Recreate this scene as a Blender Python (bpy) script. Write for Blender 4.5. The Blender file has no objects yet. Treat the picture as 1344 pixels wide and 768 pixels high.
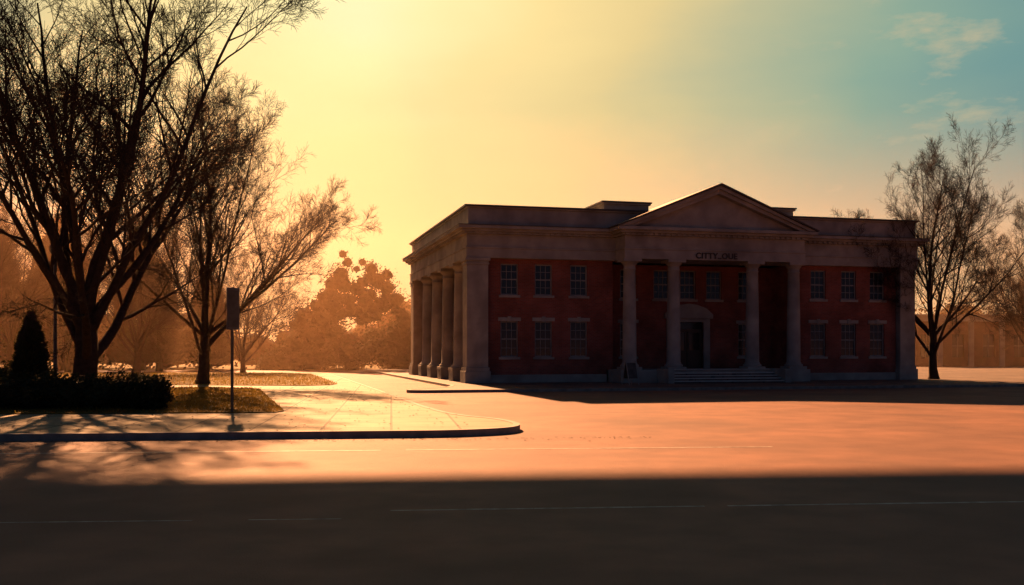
import bpy, math, random
from mathutils import Vector, Matrix, noise
random.seed(7)
scene=bpy.context.scene
COL=scene.collection

# ------------------------------------------------------------------ materials
def mat(name,c1,c2=None,rough=0.8,scale=3.0,bump=0.0,bscale=40.0,spec=0.5,detail=6.0,c3=None,scale3=0.3,trans=0.0):
    m=bpy.data.materials.new(name); m.use_nodes=True
    nt=m.node_tree; n=nt.nodes; l=nt.links
    b=n['Principled BSDF']; b.inputs['Roughness'].default_value=rough
    b.inputs['Specular IOR Level'].default_value=spec
    tc=n.new('ShaderNodeTexCoord')
    if c2 is None: c2=tuple(x*0.75 for x in c1)
    nz=n.new('ShaderNodeTexNoise'); nz.inputs['Scale'].default_value=scale; nz.inputs['Detail'].default_value=detail
    l.new(tc.outputs['Object'],nz.inputs['Vector'])
    mr=n.new('ShaderNodeMapRange'); mr.inputs[1].default_value=0.35; mr.inputs[2].default_value=0.65
    l.new(nz.outputs['Fac'],mr.inputs[0])
    mx=n.new('ShaderNodeMix'); mx.data_type='RGBA'
    mx.inputs[6].default_value=(*c1,1); mx.inputs[7].default_value=(*c2,1)
    l.new(mr.outputs[0],mx.inputs[0])
    out=mx.outputs[2]
    if c3:
        nz3=n.new('ShaderNodeTexNoise'); nz3.inputs['Scale'].default_value=scale3; nz3.inputs['Detail'].default_value=3
        l.new(tc.outputs['Object'],nz3.inputs['Vector'])
        mr3=n.new('ShaderNodeMapRange'); mr3.inputs[1].default_value=0.45; mr3.inputs[2].default_value=0.7
        l.new(nz3.outputs['Fac'],mr3.inputs[0])
        mx3=n.new('ShaderNodeMix'); mx3.data_type='RGBA'; mx3.inputs[7].default_value=(*c3,1)
        l.new(out,mx3.inputs[6]); l.new(mr3.outputs[0],mx3.inputs[0]); out=mx3.outputs[2]
    l.new(out,b.inputs['Base Color'])
    if bump>0:
        nb=n.new('ShaderNodeTexNoise'); nb.inputs['Scale'].default_value=bscale; nb.inputs['Detail'].default_value=4
        l.new(tc.outputs['Object'],nb.inputs['Vector'])
        bp=n.new('ShaderNodeBump'); bp.inputs['Strength'].default_value=bump; bp.inputs['Distance'].default_value=0.02
        l.new(nb.outputs['Fac'],bp.inputs['Height']); l.new(bp.outputs['Normal'],b.inputs['Normal'])
    if trans>0:
        tr=n.new('ShaderNodeBsdfTranslucent'); l.new(out,tr.inputs['Color'])
        ms=n.new('ShaderNodeMixShader'); ms.inputs[0].default_value=trans
        l.new(b.outputs[0],ms.inputs[1]); l.new(tr.outputs[0],ms.inputs[2]); l.new(ms.outputs[0],n['Material Output'].inputs['Surface'])
    return m

def brick_mat(name,a,b_,mortar):
    m=bpy.data.materials.new(name); m.use_nodes=True
    nt=m.node_tree; n=nt.nodes; l=nt.links; b=n['Principled BSDF']; b.inputs['Roughness'].default_value=0.9
    b.inputs['Specular IOR Level'].default_value=.2
    tc=n.new('ShaderNodeTexCoord'); sp=n.new('ShaderNodeSeparateXYZ'); l.new(tc.outputs['Object'],sp.inputs[0])
    ad=n.new('ShaderNodeMath'); l.new(sp.outputs[0],ad.inputs[0]); l.new(sp.outputs[1],ad.inputs[1])
    cb=n.new('ShaderNodeCombineXYZ'); l.new(ad.outputs[0],cb.inputs[0]); l.new(sp.outputs[2],cb.inputs[1])
    bt=n.new('ShaderNodeTexBrick'); bt.inputs['Scale'].default_value=1.0
    bt.inputs['Brick Width'].default_value=0.23; bt.inputs['Row Height'].default_value=0.078
    bt.inputs['Mortar Size'].default_value=0.008
    bt.inputs['Color1'].default_value=(*a,1); bt.inputs['Color2'].default_value=(*b_,1); bt.inputs['Mortar'].default_value=(*mortar,1)
    l.new(cb.outputs[0],bt.inputs['Vector'])
    nz=n.new('ShaderNodeTexNoise'); nz.inputs['Scale'].default_value=0.8; nz.inputs['Detail'].default_value=5
    l.new(tc.outputs['Object'],nz.inputs['Vector'])
    mr=n.new('ShaderNodeMapRange'); mr.inputs[1].default_value=.3; mr.inputs[2].default_value=.7; mr.inputs[3].default_value=.6; mr.inputs[4].default_value=1.2
    l.new(nz.outputs['Fac'],mr.inputs[0])
    mx=n.new('ShaderNodeVectorMath'); mx.operation='SCALE'
    l.new(bt.outputs['Color'],mx.inputs[0]); l.new(mr.outputs[0],mx.inputs[3])
    l.new(mx.outputs[0],b.inputs['Base Color'])
    bp=n.new('ShaderNodeBump'); bp.inputs['Strength'].default_value=.4; bp.inputs['Distance'].default_value=.01
    l.new(bt.outputs['Fac'],bp.inputs['Height']); bp.invert=True; l.new(bp.outputs['Normal'],b.inputs['Normal'])
    return m

def paving_mat(name,c1,c2,rough,size,rot):
    m=mat(name,c1,c2,rough,1.2,0.25,60,spec=.12)
    nt=m.node_tree; n=nt.nodes; l=nt.links; b=n['Principled BSDF']
    src=b.inputs['Base Color'].links[0].from_socket
    tc=n.new('ShaderNodeTexCoord'); mp=n.new('ShaderNodeMapping'); mp.inputs['Rotation'].default_value=(0,0,rot)
    l.new(tc.outputs['Object'],mp.inputs[0])
    bt=n.new('ShaderNodeTexBrick'); bt.offset=0; bt.inputs['Scale'].default_value=1
    bt.inputs['Brick Width'].default_value=size; bt.inputs['Row Height'].default_value=size; bt.inputs['Mortar Size'].default_value=.03
    bt.inputs['Color1'].default_value=(1,1,1,1); bt.inputs['Color2'].default_value=(.72,.72,.72,1); bt.inputs['Mortar'].default_value=(.2,.2,.2,1)
    l.new(mp.outputs[0],bt.inputs['Vector'])
    mx=n.new('ShaderNodeMix'); mx.data_type='RGBA'; mx.blend_type='MULTIPLY'; mx.inputs[0].default_value=1
    l.new(src,mx.inputs[6]); l.new(bt.outputs['Color'],mx.inputs[7]); l.new(mx.outputs[2],b.inputs['Base Color'])
    return m

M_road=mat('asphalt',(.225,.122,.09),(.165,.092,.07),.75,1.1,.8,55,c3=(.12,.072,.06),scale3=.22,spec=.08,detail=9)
M_pave=paving_mat('concrete_paving',(.28,.25,.165),(.205,.185,.125),.8,1.5,-.12)
M_apron=paving_mat('apron_paving',(.19,.15,.13),(.14,.115,.10),.8,1.8,-.2487)
M_kerb=mat('kerb_concrete',(.28,.26,.23),(.19,.175,.16),.8,4,.3,50,spec=.15)
M_soil=mat('ground_grass',(.15,.105,.03),(.085,.07,.022),.95,.9,.6,25,spec=.05,c3=(.19,.12,.04),scale3=.4)
M_blade=mat('grass_blades',(.15,.11,.022),(.19,.12,.03),.8,.7,spec=.1,trans=.5)
M_brick=brick_mat('red_brick',(.30,.085,.062),(.22,.062,.048),(.2,.15,.12))
M_brickd=brick_mat('far_brick',(.20,.08,.06),(.15,.06,.05),(.18,.14,.12))
M_stone=mat('limestone',(.37,.365,.335),(.27,.265,.245),.8,1.3,.2,25,c3=(.20,.195,.185),scale3=.6,spec=.2)
M_step=mat('pale_step_stone',(.50,.50,.47),(.40,.40,.38),.8,2,.2,25,spec=.2)
M_roof=mat('dark_metal_capping',(.06,.06,.06),(.045,.045,.045),.6,2)
M_roofing=mat('roofing_felt',(.09,.085,.08),(.06,.055,.055),.9,2)
M_wood=mat('painted_window_wood',(.26,.27,.26),(.19,.195,.19),.6,3)
M_doorw=mat('dark_door_paint',(.05,.035,.028),(.035,.025,.02),.5,3)
M_bark=mat('bark',(.05,.037,.032),(.032,.024,.021),.95,6,.8,30,spec=.04)
M_leafd=mat('dark_evergreen_leaves',(.035,.042,.02),(.024,.028,.016),.8,1.5,spec=.1,trans=.08)
M_leafh=mat('autumn_foliage',(.045,.035,.024),(.03,.025,.018),.9,.4,spec=.05,trans=.08)
M_metal=mat('weathered_steel',(.08,.08,.08),(.05,.05,.05),.6,5,spec=.3)
M_signf=mat('sign_face',(.10,.10,.11),(.08,.08,.09),.6,4,spec=.3)
M_board=mat('chalk_board',(.04,.04,.04),(.09,.085,.08),.8,4)
M_letter=mat('letter_bronze',(.02,.018,.016),(.012,.01,.01),.5,4)
M_conc=mat('shadow_deck_concrete',(.3,.29,.27),(.24,.23,.21),.85,1)  # for the added out-of-frame sun blocker
M_blind=mat('window_blind',(.28,.26,.22),(.22,.2,.17),.9,1)
mg=bpy.data.materials.new('window_glass'); mg.use_nodes=True
b=mg.node_tree.nodes['Principled BSDF']; b.inputs['Base Color'].default_value=(.02,.022,.025,1); b.inputs['Roughness'].default_value=.12
_n=mg.node_tree.nodes.new('ShaderNodeTexNoise'); _n.inputs['Scale'].default_value=1.5
_b=mg.node_tree.nodes.new('ShaderNodeBump'); _b.inputs['Strength'].default_value=.15
mg.node_tree.links.new(_n.outputs[0],_b.inputs['Height']); mg.node_tree.links.new(_b.outputs[0],b.inputs['Normal'])
M_glass=mg

# ------------------------------------------------------------------ mesh helpers
class MB:
    def __init__(s): s.v=[]; s.f=[]
    def box(s,x0,x1,y0,y1,z0,z1):
        i=len(s.v)
        s.v+=[(x0,y0,z0),(x1,y0,z0),(x1,y1,z0),(x0,y1,z0),(x0,y0,z1),(x1,y0,z1),(x1,y1,z1),(x0,y1,z1)]
        s.f+=[(i,i+3,i+2,i+1),(i+4,i+5,i+6,i+7),(i,i+1,i+5,i+4),(i+1,i+2,i+6,i+5),(i+2,i+3,i+7,i+6),(i+3,i,i+4,i+7)]
    def lathe(s,cx,cy,prof,n=20):
        i=len(s.v)
        for (r,z) in prof:
            for k in range(n):
                a=2*math.pi*k/n; s.v.append((cx+r*math.cos(a),cy+r*math.sin(a),z))
        for j in range(len(prof)-1):
            for k in range(n):
                a=i+j*n+k; b2=i+j*n+(k+1)%n
                s.f.append((a,b2,b2+n,a+n))
        s.f.append(tuple(i+(len(prof)-1)*n+k for k in range(n)))
    def prism(s,pts,y0,y1):
        i=len(s.v); n=len(pts)
        s.v+=[(x,y0,z) for x,z in pts]+[(x,y1,z) for x,z in pts]
        s.f.append(tuple(range(i,i+n))); s.f.append(tuple(range(i+2*n-1,i+n-1,-1)))
        for k in range(n):
            a=i+k; b2=i+(k+1)%n; s.f.append((a,a+n,b2+n,b2))
    def obj(s,name,m,parent=None,smooth=False,bevel=0):
        me=bpy.data.meshes.new(name); me.from_pydata(s.v,[],s.f); me.update()
        if smooth:
            for p in me.polygons: p.use_smooth=True
        o=bpy.data.objects.new(name,me); COL.objects.link(o); me.materials.append(m)
        if parent: o.parent=parent
        if bevel:
            bv=o.modifiers.new('bevel','BEVEL'); bv.width=bevel; bv.segments=2; bv.limit_method='ANGLE'
        return o
def empty(name,loc=(0,0,0),rz=0):
    e=bpy.data.objects.new(name,None); COL.objects.link(e); e.location=loc; e.rotation_euler=(0,0,rz); e.empty_display_size=.2; return e
def slab(name,pts,z0,z1,m,parent=None):
    n=len(pts); v=[(x,y,z0) for x,y in pts]+[(x,y,z1) for x,y in pts]
    f=[tuple(range(n,2*n))]+[(k,(k+1)%n,(k+1)%n+n,k+n) for k in range(n)]
    me=bpy.data.meshes.new(name); me.from_pydata(v,[],f); me.update()
    o=bpy.data.objects.new(name,me); COL.objects.link(o); me.materials.append(m)
    if parent:o.parent=parent
    return o
def strip(name,path,w,z0,z1,m,parent=None,side=1):
    P=[Vector(p) for p in path]; inner=[]
    for i,p in enumerate(P):
        a=P[max(i-1,0)]; c=P[min(i+1,len(P)-1)]; d=(c-a).normalized(); nrm=Vector((-d.y,d.x))*side
        inner.append(p+nrm*w); 
    out=[p-(q-p)*0.03 for p,q in zip(P,inner)]
    n=len(P); v=[(p.x,p.y,z0) for p in out]+[(p.x,p.y,z1) for p in out]+[(p.x,p.y,z1) for p in inner]+[(p.x,p.y,z0) for p in inner]
    f=[]
    for k in range(n-1):
        f+=[(k,k+1,n+k+1,n+k),(n+k,n+k+1,2*n+k+1,2*n+k),(2*n+k,2*n+k+1,3*n+k+1,3*n+k)]
    me=bpy.data.meshes.new(name); me.from_pydata(v,[],f); me.update()
    o=bpy.data.objects.new(name,me); COL.objects.link(o); me.materials.append(m)
    if parent:o.parent=parent
    return o
def smoothpath(pts,it=3):
    for _ in range(it):
        q=[pts[0]]
        for a,b2 in zip(pts,pts[1:]):
            q.append((a[0]*.75+b2[0]*.25,a[1]*.75+b2[1]*.25)); q.append((a[0]*.25+b2[0]*.75,a[1]*.25+b2[1]*.75))
        q.append(pts[-1]); pts=q
    return pts

# ------------------------------------------------------------------ ground
g=MB(); g.v=[(-1500,-300,-.03),(1500,-300,-.03),(1500,2500,-.03),(-1500,2500,-.03)]; g.f=[(0,1,2,3)]
g.obj('ground',M_soil)
g=MB(); g.v=[(-160,-60,0),(160,-60,0),(160,93,0),(-160,93,0)]; g.f=[(0,1,2,3)]
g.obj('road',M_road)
lm=MB(); R=random.Random(2)
def line(x0,y0,x1,y1,w,z=.004,gap=.06):
    # worn paint: short irregular pieces, some missing, uneven width
    Lg=math.hypot(x1-x0,y1-y0); d=Vector((x1-x0,y1-y0))/Lg; nn=Vector((-d.y,d.x)); s=0
    while s<Lg:
        e=min(Lg,s+R.uniform(.25,.9))
        if R.random()>gap:
            wa,wb=w/2*R.uniform(.75,1.05),w/2*R.uniform(.75,1.05); i=len(lm.v)
            ax,ay=x0+d.x*s,y0+d.y*s; bx,by=x0+d.x*(e-.008),y0+d.y*(e-.008)
            lm.v+=[(ax-nn.x*wa,ay-nn.y*wa,z),(bx-nn.x*wb,by-nn.y*wb,z),(bx+nn.x*wb,by+nn.y*wb,z),(ax+nn.x*wa,ay+nn.y*wa,z)]; lm.f.append((i,i+1,i+2,i+3))
        s=e
line(-1.4,11.55,40,15.2,.085)
M_line=mat('worn_line_paint',(.34,.32,.30),(.17,.145,.14),.7,6,spec=.1)
line(-20,16.9,5,19.2,.12,gap=.12)
line(-12,10.3,-1.6,11.0,.05,gap=.2)
lm.obj('road_marking',M_line)

front=[(-150,8),(-60,15.5),(-10.4,20.35),(-3.2,21.15)]
corner=smoothpath([(-3.2,21.15),(-1.0,21.4),(.35,22.5),(-.1,24.9),(-1.5,26.6),(-2.6,30.4)],3)
side=[(-2.6,30.4),(-6.3,45.5),(-9.3,57.6),(-14,76.0),(-150,92)]
kpath=front[:-1]+corner+side[1:]
slab('pavement',kpath,0,.14,M_pave)
strip('kerb',kpath,.16,-.01,.148,M_kerb)
lawn1=[(-60,22.9),(-15,26.6),(-7.0,27.35),(-6.45,27.5),(-6.4,28.1),(-10.7,42.6),(-11.5,44.6),(-13,45.3),(-60,49)]
lawn2=[(-60,53),(-14,48.8),(-10,48.2),(-8.9,49.2),(-8.9,51),(-14.6,72.5),(-17,74.5),(-60,80)]
l1=slab('lawn',lawn1,.13,.17,M_soil); l2=slab('lawn',lawn2,.13,.17,M_soil)
def inpoly(x,y,P):
    c=False; j=len(P)-1
    for i in range(len(P)):
        if (P[i][1]>y)!=(P[j][1]>y) and x<(P[j][0]-P[i][0])*(y-P[i][1])/(P[j][1]-P[i][1])+P[i][0]: c=not c
        j=i
    return c
def blades(name,P,N,xr,yr,h,par):
    mb=MB(); k=0
    while k<N:
        x=random.uniform(*xr); y=random.uniform(*yr)
        if not inpoly(x,y,P): continue
        k+=1; nn=noise.noise(Vector((x*.7,y*.7,0)))
        hh=h*random.uniform(.4,1.1)*(1+.8*nn); a=random.uniform(0,6.28); w=random.uniform(.012,.03)
        i=len(mb.v); dx,dy=math.cos(a)*w,math.sin(a)*w
        mb.v+=[(x-dx,y-dy,.165),(x+dx,y+dy,.165),(x+random.uniform(-.04,.04),y+random.uniform(-.04,.04),.17+hh)]; mb.f.append((i,i+1,i+2))
    mb.obj(name,M_blade,par)
blades('grass_blades',lawn1,30000,(-22,-6),(25,46),.08,l1)
blades('grass_blades_far',lawn2,12000,(-32,-8.5),(48,76),.12,l2)

mb=MB()
for k in range(1100):
    x=random.uniform(-16,-1); y=random.uniform(20.8,46)
    if inpoly(x,y,lawn1) and random.random()<.3: continue
    if not inpoly(x,y,kpath): continue
    s=random.uniform(.02,.045); a=random.uniform(0,6.28); i=len(mb.v); z=.155 if not inpoly(x,y,lawn1) else .19
    for q in range(4):
        mb.v.append((x+s*math.cos(a+q*1.57),y+s*.6*math.sin(a+q*1.57),z+random.uniform(0,.02)))
    mb.f.append((i,i+1,i+2,i+3))
for k in range(260): # a few blown onto the road along the gutter
    x=random.uniform(-12,3); y=20.1+(x+12)*.085-abs(random.gauss(0,.35)); s=random.uniform(.02,.04); a=random.uniform(0,6.28); i=len(mb.v)
    for q in range(4): mb.v.append((x+s*math.cos(a+q*1.57),y+s*.6*math.sin(a+q*1.57),.008+random.uniform(0,.015)))
    mb.f.append((i,i+1,i+2,i+3))
mb.obj('fallen_leaves',M_leafh)

# ------------------------------------------------------------------ city hall
TH=math.atan2(.246,.969)
B=empty('city_hall',(-2.4,52.6,0),TH)
AP=[(-1.3,40),(-1.3,-2.5),(-1.9,-5),(-3.5,-6.9),(-4.3,-7.7),(-4.3,-8.3),(-3.6,-8.6),(80,-8.6)]
apth=[AP[0],AP[1]]+smoothpath(AP[1:7],2)[1:]+[AP[7]]
ap=slab('forecourt_pavement',apth+[(80,40)],0,.12,M_apron); ap.location=B.location; ap.rotation_euler=B.rotation_euler
strip('forecourt_kerb',apth,.18,-.01,.13,M_kerb,ap)
L,D=27.3,20.0
Z0=.12
zE,zC,zP=6.75,8.37,9.5
def wall(mb,ax,c,th,a0,a1,z0,z1,ops):
    xs=sorted({a0,a1,*[o[0] for o in ops],*[o[1] for o in ops]}); zs=sorted({z0,z1,*[o[2] for o in ops],*[o[3] for o in ops]})
    for i in range(len(xs)-1):
        for j in range(len(zs)-1):
            mx,mz=(xs[i]+xs[i+1])/2,(zs[j]+zs[j+1])/2
            if any(o[0]<mx<o[1] and o[2]<mz<o[3] for o in ops): continue
            if ax=='x': mb.box(xs[i],xs[i+1],c,c+th,zs[j],zs[j+1])
            else: mb.box(c,c+th,xs[i],xs[i+1],zs[j],zs[j+1])
br=MB(); st=MB(); fr=MB(); gl=MB(); bl=MB()
def window(cx,z0,z1,w,c,ax='x',key=True,cols=3,rows=4):
    x0,x1=cx-w/2,cx+w/2
    def bx(m,a,b2,d0,d1,e,f):
        if ax=='x': m.box(a,b2,c+d0,c+d1,e,f)
        else: m.box(c+d0,c+d1,a,b2,e,f)
    t=.07
    bx(fr,x0,x0+t,.10,.2,z0,z1); bx(fr,x1-t,x1,.10,.2,z0,z1)
    bx(fr,x0+t,x1-t,.10,.2,z0,z0+t); bx(fr,x0+t,x1-t,.10,.2,z1-t,z1)
    zm=(z0+z1)/2; bx(fr,x0+t,x1-t,.11,.19,zm-.035,zm+.035)
    for k in range(1,cols):
        xx=x0+t+(x1-x0-2*t)*k/cols; bx(fr,xx-.014,xx+.014,.13,.17,z0+t,zm-.035); bx(fr,xx-.014,xx+.014,.13,.17,zm+.035,z1-t)
    for zc in ((z0+zm)/2,(z1+zm)/2): bx(fr,x0+t,x1-t,.135,.165,zc-.014,zc+.014)
    bx(gl,x0+t,x1-t,.148,.152,z0+t,z1-t)
    if random.random()<.7:
        hh=random.uniform(.2,.55)*(z1-z0); bx(bl,x0+t,x1-t,.22,.23,z1-t-hh,z1-t)
    bx(st,x0-.1,x1+.1,-.07,.12,z0-.14,z0-.002)
    if key:
        bx(st,x0-.14,x1+.14,-.035,.1,z1+.002,z1+.2)
        bx(st,cx-.1,cx+.1,-.06,.1,z1-.02,z1+.26)
WL,WH,wl=(1.5,3.42),(4.82,6.5),.98
cl=[2.45,4.35,6.35]; cr=[L-6.35,L-4.35,L-2.45]
tF=.45
def opsfor(cs): return [(c-wl/2,c+wl/2,*z) for c in cs for z in (WL,WH)]
wall(br,'x',tF,.35,1.2,7.95,.55,zE,opsfor(cl))
wall(br,'x',tF,.35,19.35,L-1.2,.55,zE,opsfor(cr))
for c in cl+cr:
    window(c,*WL,wl,tF); window(c,*WH,wl,tF,key=False)
st.box(1.2,7.95,tF-.06,tF+.35,Z0,.55); st.box(19.35,L-1.2,tF-.06,tF+.35,Z0,.55)
tR=2.4
pw=[9.95,17.35]; ops=opsfor(pw)+[(13.65-.95,13.65+.95,.8,3.5)]+[(c-wl/2,c+wl/2,*WH) for c in (12.0,13.65,15.3)]
wall(br,'x',tR,.35,8.3,19.0,.8,zE,ops)
for c in pw: window(c,*WL,wl,tR); window(c,*WH,wl,tR,key=False)
for c in (12.0,13.65,15.3): window(c,*WH,wl,tR,key=False)
br.box(7.95,8.3,tF,tR+.35,.8,zE); br.box(19.0,19.35,tF,tR+.35,.8,zE)
cs=[3.0,6.8,10.6,14.4,17.4]; lo=[(c-wl/2,c+wl/2,*z) for c in cs for z in (WL,WH)]
wall(br,'y',2.0,.35,tF+.35,D-.3,Z0,zE,lo)
for c in cs:
    for z in (WL,WH): window(c,*z,wl,2.0,'y',key=False)
wall(br,'y',L-.8,.35,1.2,D-.4,Z0,zE,[(c-wl/2,c+wl/2,*z) for c in cs for z in (WL,WH)])
br.box(2.35,L-.8,D-.65,D-.3,Z0,zE)
br.obj('brick_walls',M_brick,B)
inn=MB(); inn.box(2.6,L-1.1,tR+4,tR+4.1,.2,zE-.1); inn.box(2.5,L-1.0,tR+.5,D-.8,4.05,4.2); inn.obj('interior_partitions',M_blind,B)
def pillar(cx,cy,w):
    h=w/2
    st.box(cx-h-.12,cx+h+.12,cy-h-.12,cy+h+.12,Z0,.75); st.box(cx-h-.06,cx+h+.06,cy-h-.06,cy+h+.06,.75,.95)
    st.box(cx-h,cx+h,cy-h,cy+h,.95,zE-.36)
    st.box(cx-h-.05,cx+h+.05,cy-h-.05,cy+h+.05,zE-.36,zE-.26); st.box(cx-h-.02,cx+h+.02,cy-h-.02,cy+h+.02,zE-.26,zE-.16); st.box(cx-h-.1,cx+h+.1,cy-h-.1,cy+h+.1,zE-.16,zE)
pillar(.62,.62,1.15); pillar(L-.62,.62,1.0); pillar(.62,D-.62,1.15); pillar(L-.62,D-.62,1.0)
co=MB()
def column(cx,cy,z0,z1,r):
    st.box(cx-r*1.4,cx+r*1.4,cy-r*1.4,cy+r*1.4,z0,z0+.16)
    st.box(cx-r*1.35,cx+r*1.35,cy-r*1.35,cy+r*1.35,z1-.15,z1)
    p=[(r*1.3,z0+.16),(r*1.35,z0+.22),(r*1.3,z0+.28),(r*1.1,z0+.31),(r*1.12,z0+.36),(r,z0+.42)]
    for k in range(1,9):
        f=k/8; p.append((r*(1-.16*f**1.6),z0+.42+(z1-z0-1.0)*f))
    zt=z1-.58
    p+=[(r*.9,zt+.02),(r*.9,zt+.06),(r*.84,zt+.08),(r*.84,zt+.24),(r*.95,zt+.28),(r*1.18,zt+.40),(r*1.22,zt+.43)]
    co.lathe(cx,cy,p,24)
for t in (4.4,8.15,11.9,15.65):
    st.box(.0,1.24,t-.62,t+.62,Z0,.7)
    column(.62,t,.7,zE,.46)
for s in (8.75,11.3,16.0,18.55): column(s,-.95,.8,zE,.38)
co.obj('columns',M_stone,B,smooth=True)
st.box(8.05,19.25,-1.55,tR,Z0,.8)
sp_=MB(); rs_=MB()
for k in range(4):
    rs_.box(10.52,16.78,-1.555-.36*(4-k),-1.555-.36*(3-k),Z0,.8-.136*(4-k)-.06)
    sp_.box(10.48,16.82,-1.555-.36*(4-k)-.05,-1.555-.36*(3-k)-.052,.8-.136*(4-k)-.06,.8-.136*(4-k))
sp_.box(10.48,16.82,-1.62,-1.1,.801,.84)
sp_.obj('step_treads',M_step,B); rs_.obj('step_risers',M_apron,B)
st.box(10.1,10.45,-3.06,-1.55,Z0,.86); st.box(16.85,17.2,-3.06,-1.55,Z0,.86)
def ring(e,z0,z1,th=1.1):
    m=st
    m.box(-e,L+e,-e,th,z0,z1); m.box(-e,L+e,D-th,D+e,z0,z1); m.box(-e,th,th,D-th,z0,z1); m.box(L-th,L+e,th,D-th,z0,z1)
ring(.0,zE,7.25); ring(.05,7.25,7.33); ring(-.03,7.33,8.0); ring(.12,8.0,8.12); ring(.3,8.12,8.25); ring(.48,8.25,8.42)
ring(-.12,8.42,9.38); ring(-.02,9.38,9.46)
ds=MB(); n=int(L/.32)
for k in range(n): ds.box(.1+k*.32,.26+k*.32,-.2,-.06,8.0,8.11)
n=int(D/.32)
for k in range(n): ds.box(-.2,-.06,.1+k*.32,.26+k*.32,8.0,8.11)
pa,pb,pt=8.3,19.0,-1.45
st.box(pa,pb,pt,-.002,zE,7.25); st.box(pa-.05,pb+.05,pt-.05,-.06,7.25,7.33); st.box(pa+.03,pb-.03,pt+.03,.02,7.33,8.0)
st.box(pa-.12,pb+.12,pt-.12,-.13,8.0,8.12); st.box(pa-.3,pb+.3,pt-.3,-.32,8.12,8.25); st.box(pa-.5,pb+.5,pt-.5,-.49,8.25,8.42)
for k in range(33): ds.box(pa+.02+k*.324,pa+.18+k*.324,pt-.2,pt-.06,8.001,8.112)
ds.obj('dentils',M_stone,B)
st.box(8.35,18.95,.0,tR,zE+.2,zE+.3)
c0=(pa+pb)/2; hw=(pb-pa)/2+.5; zb=8.42; rise=2.35
st.prism([(c0-hw+.5,zb),(c0+hw-.5,zb),(c0,zb+rise-.18)],pt+.12,5.0)
def rake(sgn,off,tk,y0):
    s=sgn
    a=(c0-s*(hw+off),zb+.02); b2=(c0,zb+rise+off*.4)
    pts=[a,b2,(b2[0],b2[1]-tk),(c0-s*(hw+off-.75*tk/.35),zb+.02)]
    if s<0: pts=pts[::-1]
    return pts
for s in (1,-1):
    st.prism(rake(s,-.02,.42,0),pt-.3,-.0)
rf=MB()
for s in (1,-1):
    a=(c0-s*(hw+.08),zb+.06); b2=(c0,zb+rise+.12)
    pts=[a,b2,(c0,zb+rise+.0),(c0-s*(hw+.02),zb+.02)]
    if s<0: pts=pts[::-1]
    rf.prism(pts,pt-.56,4.9)
for s in (1,-1):
    a=(c0-s*(hw-.05),zb+.03); b2=(c0,zb+rise-.005)
    pts=[a,b2,(c0,zb+rise-.2),(c0-s*(hw-.5),zb+.03)]
    if s<0: pts=pts[::-1]
    st.prism(pts,pt-.44,pt-.3)
rf.box(-.08,L+.08,-.08,.4,9.46,9.54); rf.box(-.08,L+.08,D-.4,D+.08,9.46,9.54); rf.box(-.08,.4,.4,D-.4,9.46,9.54); rf.box(L-.4,L+.08,.4,D-.4,9.46,9.54)
rf.box(-.52,L+.52,-.52,-.2,8.422,8.45); rf.box(-.52,-.2,-.2,D+.5,8.422,8.45)
rf.obj('roof_cappings',M_roof,B)
dk=MB(); dk.box(1.1,L-1.1,1.1,D-1.1,8.5,8.7); dk.obj('roof_deck',M_roofing,B)
st.box(7.95,10.6,.9,5,8.6,9.95); st.box(7.85,10.7,.8,5.1,9.95,10.05)
st.box(16.7,19.6,.9,5,8.6,9.95); st.box(16.6,19.7,.8,5.1,9.95,10.05)
st.box(10.6,16.7,1.5,4.9,8.6,9.7)
cp=MB(); cp.box(7.8,10.75,.75,5.15,10.05,10.13); cp.box(16.55,19.75,.75,5.15,10.05,10.13); cp.obj('attic_capping',M_roof,B)
dc=13.65
st.box(dc-1.35,dc-.95,tR-.12,tR+.2,.8,3.7); st.box(dc+.95,dc+1.35,tR-.12,tR+.2,.8,3.7); st.box(dc-.95,dc+.95,tR-.1,tR+.2,3.5,3.7)
st.box(dc-1.5,dc+1.5,tR-.22,tR+.1,3.7,3.95)
st.prism([(dc-1.5,3.95),(dc+1.5,3.95),(dc+1.1,4.3),(dc+.5,4.5),(dc,4.56),(dc-.5,4.5),(dc-1.1,4.3)],tR-.2,tR-.003)
dr=MB()
for s in (-1,1):
    x0,x1=(dc-.93,dc-.02) if s<0 else (dc+.02,dc+.93)
    dr.box(x0,x0+.13,tR+.14,tR+.2,.82,3.0); dr.box(x1-.13,x1,tR+.14,tR+.2,.82,3.0)
    for za,zb2 in ((.82,1.05),(1.75,1.87),(2.88,3.0)): dr.box(x0+.13,x1-.13,tR+.142,tR+.198,za,zb2)
    dr.box(x0+.13,x1-.13,tR+.16,tR+.18,1.05,1.75)
    gl.box(x0+.13,x1-.13,tR+.165,tR+.175,1.87,2.88)
dr.box(dc-.93,dc+.93,tR+.13,tR+.21,3.0,3.08); gl.box(dc-.93,dc+.93,tR+.16,tR+.17,3.08,3.5)
dr.obj('door',M_doorw,B)
st.obj('stonework',M_stone,B,bevel=.012)
fr.obj('window_frames',M_wood,B); gl.obj('window_glass',M_glass,B); bl.obj('window_blinds',M_blind,B)
tx=bpy.data.curves.new('lettering','FONT'); tx.body='CITTY..OUE'; tx.size=.44; tx.extrude=.02; tx.offset=.012; tx.align_x='CENTER'; tx.space_character=1.08
to=bpy.data.objects.new('lettering',tx); COL.objects.link(to); to.parent=B; to.location=(13.6,pt-.03,6.84); to.rotation_euler=(math.pi/2,0,0)
tx.materials.append(M_letter)

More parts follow.
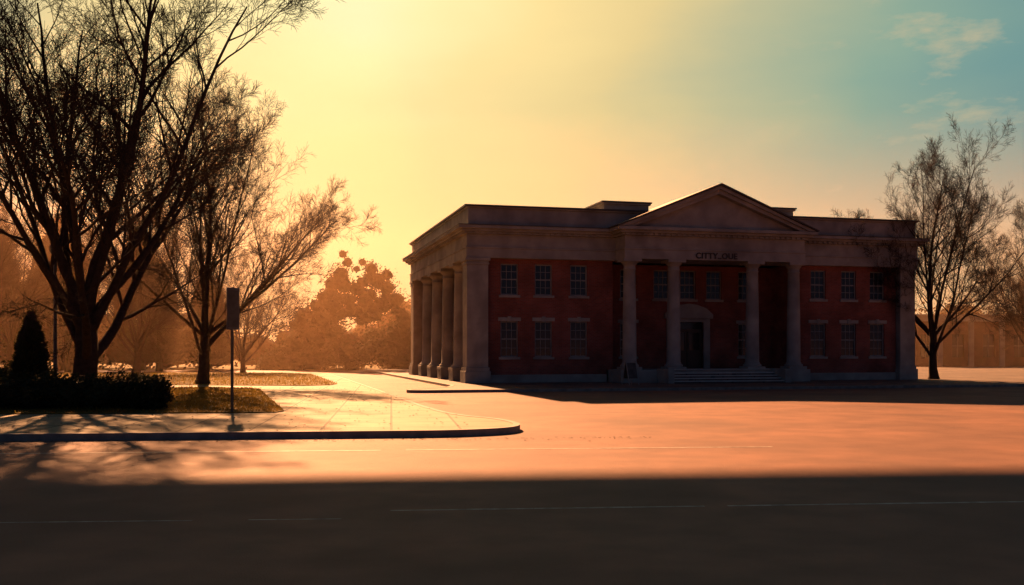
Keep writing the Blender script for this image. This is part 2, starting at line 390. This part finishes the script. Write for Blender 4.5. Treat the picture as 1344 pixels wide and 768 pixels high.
# A-frame board
A=empty('sandwich_board',(5.9,49.9,.12),.5)
ab=MB(); af=MB()
for s in (1,-1):
    for x in (-.3,.27):
        i=len(af.v)
        y0,y1=s*.32,s*.02
        for (y,z) in ((y0,0),(y1,1.2)):
            for dx,dy in ((0,-.02),(.035,-.02),(.035,.02),(0,.02)): af.v.append((x+dx,y+dy,z))
        for k in range(4): af.f.append((i+k,i+(k+1)%4,i+4+(k+1)%4,i+4+k))
    def P(f): return (s*(.32-.30*f)) 
    i=len(ab.v)
    for f in (.28,.92):
        for x in (-.265,.27):
            ab.v.append((x,P(f)-.01,1.2*f)); ab.v.append((x,P(f)+.01,1.2*f))
    ab.f+=[(i,i+2,i+6,i+4),(i+1,i+5,i+7,i+3),(i,i+4,i+5,i+1),(i+2,i+3,i+7,i+6),(i+4,i+6,i+7,i+5),(i,i+1,i+3,i+2)]
    for f in (.25,.94):
        af.box(-.265,.27,P(f)-.018,P(f)+.018,1.2*f-.02,1.2*f+.02)
af.box(-.3,.305,-.04,.04,1.19,1.22)
af.obj('frame',M_wood,A); ab.obj('panels',M_board,A)

# ------------------------------------------------------------------ street sign
S=empty('street_sign',(-7.66,27.4,.165),.9)
m=MB(); m.box(-.03,.03,-.03,.03,-.05,3.42); m.obj('post',M_metal,S,bevel=.006)
m=MB(); m.box(-.21,.21,-.045,-.033,2.25,3.4); m.obj('panel',M_signf,S,bevel=.004)
m=MB(); m.box(-.17,.17,-.055,-.046,2.32,3.33); 
m.obj('panel_border',M_metal,S)
m=MB(); 
for z in (2.5,3.15): m.box(-.06,.06,-.034,.045,z-.03,z+.03)
m.obj('brackets',M_metal,S)
U=empty('utility_pole',(-15.6,34.2,.16))
m=MB(); m.lathe(0,0,[(.11,0),(.10,.3),(.07,.35),(.055,5.1),(.03,5.15)],12); m.obj('shaft',M_metal,U,smooth=True)
m=MB(); m.lathe(0,0,[(.06,4.9),(.16,5.0),(.18,5.25),(.1,5.4),(.02,5.46)],12); m.obj('cap',M_metal,U)

# ------------------------------------------------------------------ trees
def tube(V,F,pts,rad,ns):
    base=len(V)
    for i,p in enumerate(pts):
        d=(pts[min(i+1,len(pts)-1)]-pts[max(i-1,0)])
        if d.length<1e-6: d=Vector((0,0,1))
        d.normalize()
        u=d.cross(Vector((.31,.85,.12))).normalized(); w=d.cross(u)
        for k in range(ns):
            a=6.28318*k/ns; V.append(p+u*(rad[i]*math.cos(a))+w*(rad[i]*math.sin(a)))
    for i in range(len(pts)-1):
        for k in range(ns):
            a=base+i*ns+k; b2=base+i*ns+(k+1)%ns; F.append((a,b2,b2+ns,a+ns))
def perp(d,R):
    a=R.uniform(0,6.283); u=d.orthogonal().normalized(); w=d.cross(u); return u*math.cos(a)+w*math.sin(a)
def grow(V,F,R,p,d,Ln,r,lvl,mx,counts,up):
    ns=[9,6,4,3,3,3][min(lvl,5)]
    seg=max(2,min(12,int(Ln/[.8,.6,.45,.35,.3,.3][min(lvl,5)])))
    pts=[p.copy()]; rad=[r]; dirs=[d.copy()]
    for i in range(seg):
        jit=[.06,.08,.10,.13,.15,.15][min(lvl,5)]
        d=(d+Vector((R.gauss(0,jit),R.gauss(0,jit),R.gauss(0,jit)+up*[.02,.03,.03,.02,.02,.0][min(lvl,5)]))).normalized()
        p=p+d*(Ln/seg); f=(i+1)/seg
        pts.append(p.copy()); rad.append(max(.0058,r*(1-.84*f**.85))); dirs.append(d.copy())
    tube(V,F,pts,rad,ns)
    if lvl>=mx: return
    n=counts[lvl]
    for k in range(n):
        f=.18+.8*(k+R.uniform(.1,.9))/n; fi=f*seg; i=min(int(fi),seg-1); q=pts[i].lerp(pts[i+1],fi-i)
        dd=dirs[i+1]; ang=math.radians(R.uniform(25,55)); nd=(dd*math.cos(ang)+perp(dd,R)*math.sin(ang))
        nd.z+=.10*up; nd.normalize()
        LL=Ln*R.uniform(.34,.56)*(1.15-.6*f); LL=max(LL,.3)
        rr=max(.006,min(rad[i]*.62,r*.42*(1.05-.5*f)))
        grow(V,F,R,q,nd,LL,rr,lvl+1,mx,counts,up)
def bare_tree_mesh(name,seed,H,trunk,r,limbs,spread,counts,mx,lr=(.30,.50)):
    R=random.Random(seed); V=[];F=[]
    pts=[Vector((0,0,-.1))]; rad=[r*1.55]
    pts.append(Vector((0,0,.25))); rad.append(r*1.15)
    x=y=0
    for i in range(1,5):
        x+=R.uniform(-.06,.06); y+=R.uniform(-.06,.06)
        pts.append(Vector((x,y,trunk*i/4+.1))); rad.append(r*(1-.05*i))
    tube(V,F,pts,rad,14); top=pts[-1]
    for k in range(limbs):
        az=2*math.pi*k/limbs+R.uniform(-.4,.4)
        tilt=math.radians(R.uniform(*spread)) if k else math.radians(6)
        d=Vector((math.sin(tilt)*math.cos(az),math.sin(tilt)*math.sin(az),math.cos(tilt)))
        st_=pts[-1-(k%3)]+Vector((0,0,-.15)) if k>1 else top-Vector((0,0,.2))
        Ln=(H-st_.z)*R.uniform(.8,1.0)/max(.72,math.cos(tilt*.6)); 
        if tilt>math.radians(36): Ln*=.78
        grow(V,F,R,st_,d,Ln,r*(R.uniform(*lr) if k else .62),0,mx,counts,1.0)
    me=bpy.data.meshes.new(name); me.from_pydata([tuple(v) for v in V],[],F); me.update()
    for p in me.polygons: p.use_smooth=True
    me.materials.append(M_bark); return me
def put(me,name,loc,rz=0,s=1.0):
    o=bpy.data.objects.new(name,me); COL.objects.link(o); o.location=loc; o.rotation_euler=(0,0,rz); o.scale=(s,s,s) if not isinstance(s,tuple) else s; return o
t1=bare_tree_mesh('bare_tree_a',11,15.2,2.7,.42,11,(14,60),[12,8,7,5],4)
t2=bare_tree_mesh('bare_tree_b',31,15.2,2.6,.34,10,(12,56),[12,9,7,5],4)
t3=bare_tree_mesh('bare_tree_c',23,14.4,2.8,.34,11,(12,60),[12,9,7,5],4)
put(t1,'bare_tree',(-14.5,34.0,.15),.4)
put(t2,'bare_tree',(-15.6,50.5,.15),2.8,(.85,.85,.95))
put(t3,'bare_tree',(25.4,60.3,.1),2.0,(.74,.74,.93))
put(t3,'bare_tree',(-27,72,.1),.6,.8)
put(t2,'bare_tree',(-36,66,.1),3.2,.9)
put(t2,'bare_tree',(44,84,0),4.0,(.6,.6,.85))
put(t3,'bare_tree',(53,98,0),5.0,.75)
put(t1,'bare_tree',(-42,84,0),2.4,.85)
put(t2,'bare_tree',(-21.5,80,0),1.4,.62)

def leaf_cloud(name,blobs,N,size,m,parent=None,core=True,na=.28,fade=1.08):
    R=random.Random(len(blobs)*13+N)
    V=[];F=[]
    tot=sum(b3[3]*b3[4]*b3[5] for b3 in blobs)
    for (cx,cy,cz,rx,ry,rz) in blobs:
        k=int(N*(rx*ry*rz)/tot)
        for _ in range(k):
            d=Vector((R.gauss(0,1),R.gauss(0,1),R.gauss(0,1))).normalized()
            nn=noise.noise(d*2.2+Vector((cx,cy,cz)))*.35+noise.noise(d*6+Vector((cy,cx,cz)))*na
            rr=(1+nn)*R.uniform(.72,fade)
            p=Vector((cx+d.x*rx*rr,cy+d.y*ry*rr,cz+d.z*rz*rr))
            if p.z<.03: continue
            a=Vector((R.gauss(0,1),R.gauss(0,1),R.gauss(0,1))).normalized(); u=a.orthogonal().normalized(); w=a.cross(u)
            s=size*R.uniform(.5,1.3); i=len(V)
            V+=[tuple(p+u*s),tuple(p+w*s*.6),tuple(p-u*s),tuple(p-w*s*.6)]; F.append((i,i+1,i+2,i+3))
        if core:
            i=len(V); nu,nv=14,9
            for a in range(nv+1):
                for b3 in range(nu):
                    th=math.pi*a/nv; ph=2*math.pi*b3/nu; d=Vector((math.sin(th)*math.cos(ph),math.sin(th)*math.sin(ph),math.cos(th)))
                    nn=noise.noise(d*2.2+Vector((cx,cy,cz)))*.35
                    q=.74*(1+nn); V.append((cx+d.x*rx*q,cy+d.y*ry*q,max(.0,cz+d.z*rz*q)))
            for a in range(nv):
                for b3 in range(nu):
                    F.append((i+a*nu+b3,i+a*nu+(b3+1)%nu,i+(a+1)*nu+(b3+1)%nu,i+(a+1)*nu+b3))
    me=bpy.data.meshes.new(name); me.from_pydata(V,[],F); me.update(); me.materials.append(m)
    o=bpy.data.objects.new(name,me); COL.objects.link(o)
    if parent:o.parent=parent
    return o
hb=[]
x=-22
while x<-10.6:
    hb.append((x,28.9+random.uniform(-.2,.3),.55,.75,.7,random.uniform(.5,.62))); x+=random.uniform(.6,.85)
leaf_cloud('hedge',hb,26000,.05,M_leafd)
leaf_cloud('shrub',[(-10.35,28.6,.6,.62,.6,.55),(-10.75,28.9,.6,.5,.5,.55)],6000,.045,M_leafd)
leaf_cloud('shrub',[(-24,33,.8,1.2,1.2,.9),(-18.5,36,.6,1.2,1,.8)],5000,.06,M_leafd)
def conifer_mesh(name,H,Rb,N,size,m,seed=3,pw=.75):
    R=random.Random(seed); V=[];F=[]
    for _ in range(N):
        f=R.random()**.8; z=.06*H+f*(.92*H)
        ang=R.uniform(0,6.28); rr=Rb*(1-f)**pw*R.uniform(.4,1.0)*(1+.3*noise.noise(Vector((math.cos(ang)*1.5+seed,math.sin(ang)*1.5,z*6/H)))+.22*noise.noise(Vector((math.cos(ang)*4,math.sin(ang)*4+seed,z*18/H))))
        if f<.12: rr*=.6+.4*f/.12
        p=Vector((rr*math.cos(ang),rr*math.sin(ang),z+.1*rr)); out=Vector((math.cos(ang),math.sin(ang),.8)).normalized()
        t=(out+Vector((R.gauss(0,.35),R.gauss(0,.35),R.gauss(0,.35)))).normalized(); w=t.orthogonal().normalized()
        s=size*R.uniform(.6,1.3); i=len(V)
        V+=[tuple(p-t*s),tuple(p+w*s*.3),tuple(p+t*s),tuple(p-w*s*.3)]; F.append((i,i+1,i+2,i+3))
    V2=[];F2=[]; tube(V2,F2,[Vector((0,0,-.05)),Vector((0,0,H*.9))],[Rb*.12,.01],8)
    i=len(V); V+=[tuple(v) for v in V2]; F+=[tuple(a+i for a in f) for f in F2]
    me=bpy.data.meshes.new(name); me.from_pydata(V,[],F); me.update(); me.materials.append(m); return me
cm=conifer_mesh('evergreen_small',2.95,.78,9000,.09,M_leafd)
put(cm,'evergreen_tree',(-14.9,31.0,.15)); put(cm,'evergreen_tree',(-16.8,31.5,.15),2,.72)
cb=conifer_mesh('evergreen_big',12,3.4,11000,.30,M_leafd,8,.7)
R=random.Random(19)
for (x,y,h) in ((-46,88,1.15),(-41.5,92,1.3),(-38,86,1.05),(-34.5,93,1.1),(-31,88,.85),(-28.5,94,.8),(-50,94,1.35),(-55,90,1.2)):
    put(cb,'evergreen_tree',(x,y,0),R.uniform(0,6),(h*R.uniform(.95,1.2),h*R.uniform(.95,1.2),h*R.uniform(.9,1.05)))
# broad tall tree mass beside the building: many uneven clumps in a pointed dome
R=random.Random(5); bt_=[]
HT=12.6
def env(u): return HT*(1-abs(u)**1.45) if abs(u)<1 else 0
for k in range(190):
    u=R.uniform(-1,.95); top=env(u)*R.uniform(.84,1.0); z=R.uniform(.06,1.0)**.75*top; s=R.uniform(.5,1.2)*(1.15-.5*z/HT)
    bt_.append((u*8.2,R.uniform(-2.8,2.8)*(1-z/15),max(.6,z-s*.6),s*1.15,s*1.15,s))
T=leaf_cloud('leafy_tree',bt_,46000,.125,M_leafd,na=.5,fade=1.28); T.location=(-15.0,97.5,0)
bl2=[]
R=random.Random(9)
for k in range(40):
    x=-100+k*2.15+R.uniform(-1,1); h=R.uniform(2.0,3.6)
    if x>-14: continue
    bl2.append((x,104+R.uniform(-7,7),h*.9,R.uniform(1.8,3.6),2.6,h))
for k in range(30):
    x=-19+k*5+R.uniform(-2,2); h=R.uniform(3.2,4.8)
    bl2.append((x,142+R.uniform(-8,8),h*.9,R.uniform(4,6),4,h))
leaf_cloud('distant_trees',bl2,70000,.22,M_leafh,na=.5,fade=1.2)

# ------------------------------------------------------------------ far right building
K=empty('brick_building',(42,108,0),.12)
bw=MB(); ops=[(2.2+k*3.6,3.6+k*3.6,1.1,3.6) for k in range(11)]
wall(bw,'x',0,.35,0,42,0,5.0,ops); bw.box(0,.35,.35,14,0,5.0); bw.box(41.65,42,.35,14,0,5.0); bw.box(0.35,41.65,13.6,14,0,5.0); bw.obj('walls',M_brickd,K)
bs=MB(); bs.box(-.25,42.25,-.25,.36,5.0,5.6); bs.box(-.25,.5,.36,14.2,5.0,5.6); bs.box(.2,41.8,.36,14,5.2,5.4); bs.box(-.4,42.4,-.4,.5,5.6,5.75)
for k in range(12): bs.box(.75+k*3.6-.3,.75+k*3.6+.3,-.2,-.003,0,5.0)
bs.obj('stone_trim',M_stone,K)
bg=MB(); bf=MB()
for o_ in ops:
    bg.box(o_[0],o_[1],.2,.21,o_[2],o_[3]); xm=(o_[0]+o_[1])/2; bf.box(xm-.04,xm+.04,.15,.198,o_[2],o_[3]); bf.box(o_[0],xm-.04,.15,.198,2.3,2.38); bf.box(xm+.04,o_[1],.15,.198,2.3,2.38)
bg.obj('window_glass',M_glass,K); bf.obj('window_frames',M_wood,K)

# ------------------------------------------------------------------ unseen overhead deck, added to block the sun and shade the near road
V=empty('shadow_deck',(0,0,0),math.radians(5.0))
m=MB(); m.box(-100,90,48,65.75,26.5,27.4); m.box(-100,90,65.65,65.95,26.5,28.2); m.box(-100,90,47.8,48.1,26.5,28.2)
for x in (-85,78): m.box(x-1.5,x+1.5,51,53,0,26.5); m.box(x-1.5,x+1.5,61,63,0,26.5)
m.obj('shadow_deck_and_piers',M_conc,V)

# ------------------------------------------------------------------ haze
def haze(name,x0,x1,y0,y1,z0,z1,dens,col,an):
    m=MB(); m.box(x0,x1,y0,y1,z0,z1)
    mt=bpy.data.materials.new(name); mt.use_nodes=True; nt=mt.node_tree; nt.nodes.clear()
    o=nt.nodes.new('ShaderNodeOutputMaterial'); s=nt.nodes.new('ShaderNodeVolumeScatter')
    s.inputs['Color'].default_value=(*col,1); s.inputs['Density'].default_value=dens; s.inputs['Anisotropy'].default_value=an
    nt.links.new(s.outputs[0],o.inputs['Volume']); m.obj(name,mt)
haze('morning_haze',-250,250,75,170,-.5,20,.0016,(1,.62,.34),.6)
haze('ground_mist',-120,-6,36,74.9,-.5,18,.0008,(1,.62,.36),.6)

# ------------------------------------------------------------------ light
EL=math.radians(27); AZ=math.radians(-16)
sd=Vector((math.sin(AZ)*math.cos(EL),math.cos(AZ)*math.cos(EL),math.sin(EL)))
sl=bpy.data.lights.new('sun','SUN'); sl.energy=22; sl.angle=math.radians(.8); sl.color=(1,.44,.18)
so=bpy.data.objects.new('sun',sl); COL.objects.link(so); so.rotation_euler=(-sd).to_track_quat('-Z','Y').to_euler(); so.location=(0,0,60)
W=bpy.data.worlds.new('World'); scene.world=W; W.use_nodes=True; nt=W.node_tree; n=nt.nodes; l=nt.links; n.clear()
out=n.new('ShaderNodeOutputWorld')
sky=n.new('ShaderNodeTexSky'); sky.sky_type='NISHITA'; sky.sun_disc=False; sky.sun_elevation=EL; sky.sun_rotation=AZ; sky.dust_density=2; sky.air_density=1.2
b1=n.new('ShaderNodeBackground'); b1.inputs[1].default_value=.004; l.new(sky.outputs[0],b1.inputs[0])
tc=n.new('ShaderNodeTexCoord')
nv=n.new('ShaderNodeVectorMath'); nv.operation='NORMALIZE'; l.new(tc.outputs['Generated'],nv.inputs[0])
ga,ge=math.radians(-8.5),math.radians(21)
gd=(math.sin(ga)*math.cos(ge),math.cos(ga)*math.cos(ge),math.sin(ge))
dt=n.new('ShaderNodeVectorMath'); dt.operation='DOT_PRODUCT'; dt.inputs[1].default_value=gd; l.new(nv.outputs[0],dt.inputs[0])
ac=n.new('ShaderNodeMath'); ac.operation='ARCCOSINE'; l.new(dt.outputs['Value'],ac.inputs[0])
cn=n.new('ShaderNodeTexNoise'); cn.inputs['Scale'].default_value=2.6; cn.inputs['Detail'].default_value=6
mp=n.new('ShaderNodeMapping'); mp.inputs['Scale'].default_value=(1,1,2.5); l.new(nv.outputs[0],mp.inputs[0]); l.new(mp.outputs[0],cn.inputs['Vector'])
ns=n.new('ShaderNodeMath'); ns.operation='MULTIPLY_ADD'; ns.inputs[1].default_value=.26; ns.inputs[2].default_value=-.13; l.new(cn.outputs['Fac'],ns.inputs[0])
ad=n.new('ShaderNodeMath'); l.new(ac.outputs[0],ad.inputs[0]); l.new(ns.outputs[0],ad.inputs[1])
dv=n.new('ShaderNodeMath'); dv.operation='DIVIDE'; dv.inputs[1].default_value=math.pi; l.new(ad.outputs[0],dv.inputs[0])
cr_=n.new('ShaderNodeValToRGB'); l.new(dv.outputs[0],cr_.inputs[0])
E=cr_.color_ramp.elements
stops=[(0,(1,.88,.48)),(5,(1,.82,.37)),(10,(.95,.71,.28)),(16,(.79,.60,.25)),(21,(.50,.48,.27)),(28,(.25,.38,.285)),(35,(.14,.29,.285)),(50,(.04,.08,.12)),(90,(.015,.03,.07)),(180,(.035,.045,.085))]
E[0].position=0; E[0].color=(*stops[0][1],1); E[1].position=1; E[1].color=(*stops[-1][1],1)
for a,c in stops[1:-1]:
    e=E.new(a/180); e.color=(*c,1)
sp=n.new('ShaderNodeSeparateXYZ'); l.new(nv.outputs[0],sp.inputs[0])
mh=n.new('ShaderNodeMapRange'); mh.inputs[1].default_value=.26; mh.inputs[2].default_value=.02; mh.inputs[3].default_value=0; mh.inputs[4].default_value=.9; mh.interpolation_type='SMOOTHSTEP'
l.new(sp.outputs[2],mh.inputs[0])
fy=n.new('ShaderNodeMapRange'); fy.inputs[1].default_value=.3; fy.inputs[2].default_value=.85; l.new(sp.outputs[1],fy.inputs[0])
mm=n.new('ShaderNodeMath'); mm.operation='MULTIPLY'; l.new(mh.outputs[0],mm.inputs[0]); l.new(fy.outputs[0],mm.inputs[1])
mx=n.new('ShaderNodeMix'); mx.data_type='RGBA'; l.new(mm.outputs[0],mx.inputs[0]); l.new(cr_.outputs[0],mx.inputs[6]); mx.inputs[7].default_value=(.60,.40,.18,1)
c2=n.new('ShaderNodeTexNoise'); c2.inputs['Scale'].default_value=9; c2.inputs['Detail'].default_value=8; c2.inputs['Roughness'].default_value=.6
mp2=n.new('ShaderNodeMapping'); mp2.inputs['Scale'].default_value=(1,1,3.0); mp2.inputs['Location'].default_value=(.35,.2,.4); l.new(nv.outputs[0],mp2.inputs[0]); l.new(mp2.outputs[0],c2.inputs['Vector'])
mc=n.new('ShaderNodeMapRange'); mc.inputs[1].default_value=.55; mc.inputs[2].default_value=.72; mc.inputs[4].default_value=.75; l.new(c2.outputs['Fac'],mc.inputs[0])
mxc=n.new('ShaderNodeMix'); mxc.data_type='RGBA'; l.new(mx.outputs[2],mxc.inputs[6]); mxc.inputs[7].default_value=(.60,.48,.28,1)
fm=n.new('ShaderNodeMath'); fm.operation='MULTIPLY'; l.new(mc.outputs[0],fm.inputs[0])
# clouds only where the sky is clear of the glow
ca=n.new('ShaderNodeMapRange'); ca.inputs[1].default_value=.33; ca.inputs[2].default_value=.5; l.new(ac.outputs[0],ca.inputs[0])
f2=n.new('ShaderNodeMath'); f2.operation='MULTIPLY'; l.new(fy.outputs[0],f2.inputs[0]); l.new(ca.outputs[0],f2.inputs[1])
l.new(f2.outputs[0],fm.inputs[1]); l.new(fm.outputs[0],mxc.inputs[0])
b2=n.new('ShaderNodeBackground'); b2.inputs[1].default_value=1; l.new(mxc.outputs[2],b2.inputs[0])
ash=n.new('ShaderNodeAddShader'); l.new(b1.outputs[0],ash.inputs[0]); l.new(b2.outputs[0],ash.inputs[1]); l.new(ash.outputs[0],out.inputs[0])

# ------------------------------------------------------------------ camera
cd=bpy.data.cameras.new('camera'); co_=bpy.data.objects.new('camera',cd); COL.objects.link(co_)
co_.location=(0,0,1.85); co_.rotation_euler=(math.pi/2,0,0); cd.sensor_width=36; cd.lens=35.2; cd.shift_y=76/1344; cd.clip_end=4000; cd.clip_start=.1
scene.camera=co_
scene.view_settings.view_transform='Standard'; scene.view_settings.look='None'; scene.view_settings.exposure=0
print('tris',sum(len(o.data.polygons) for o in bpy.data.objects if o.type=='MESH'))
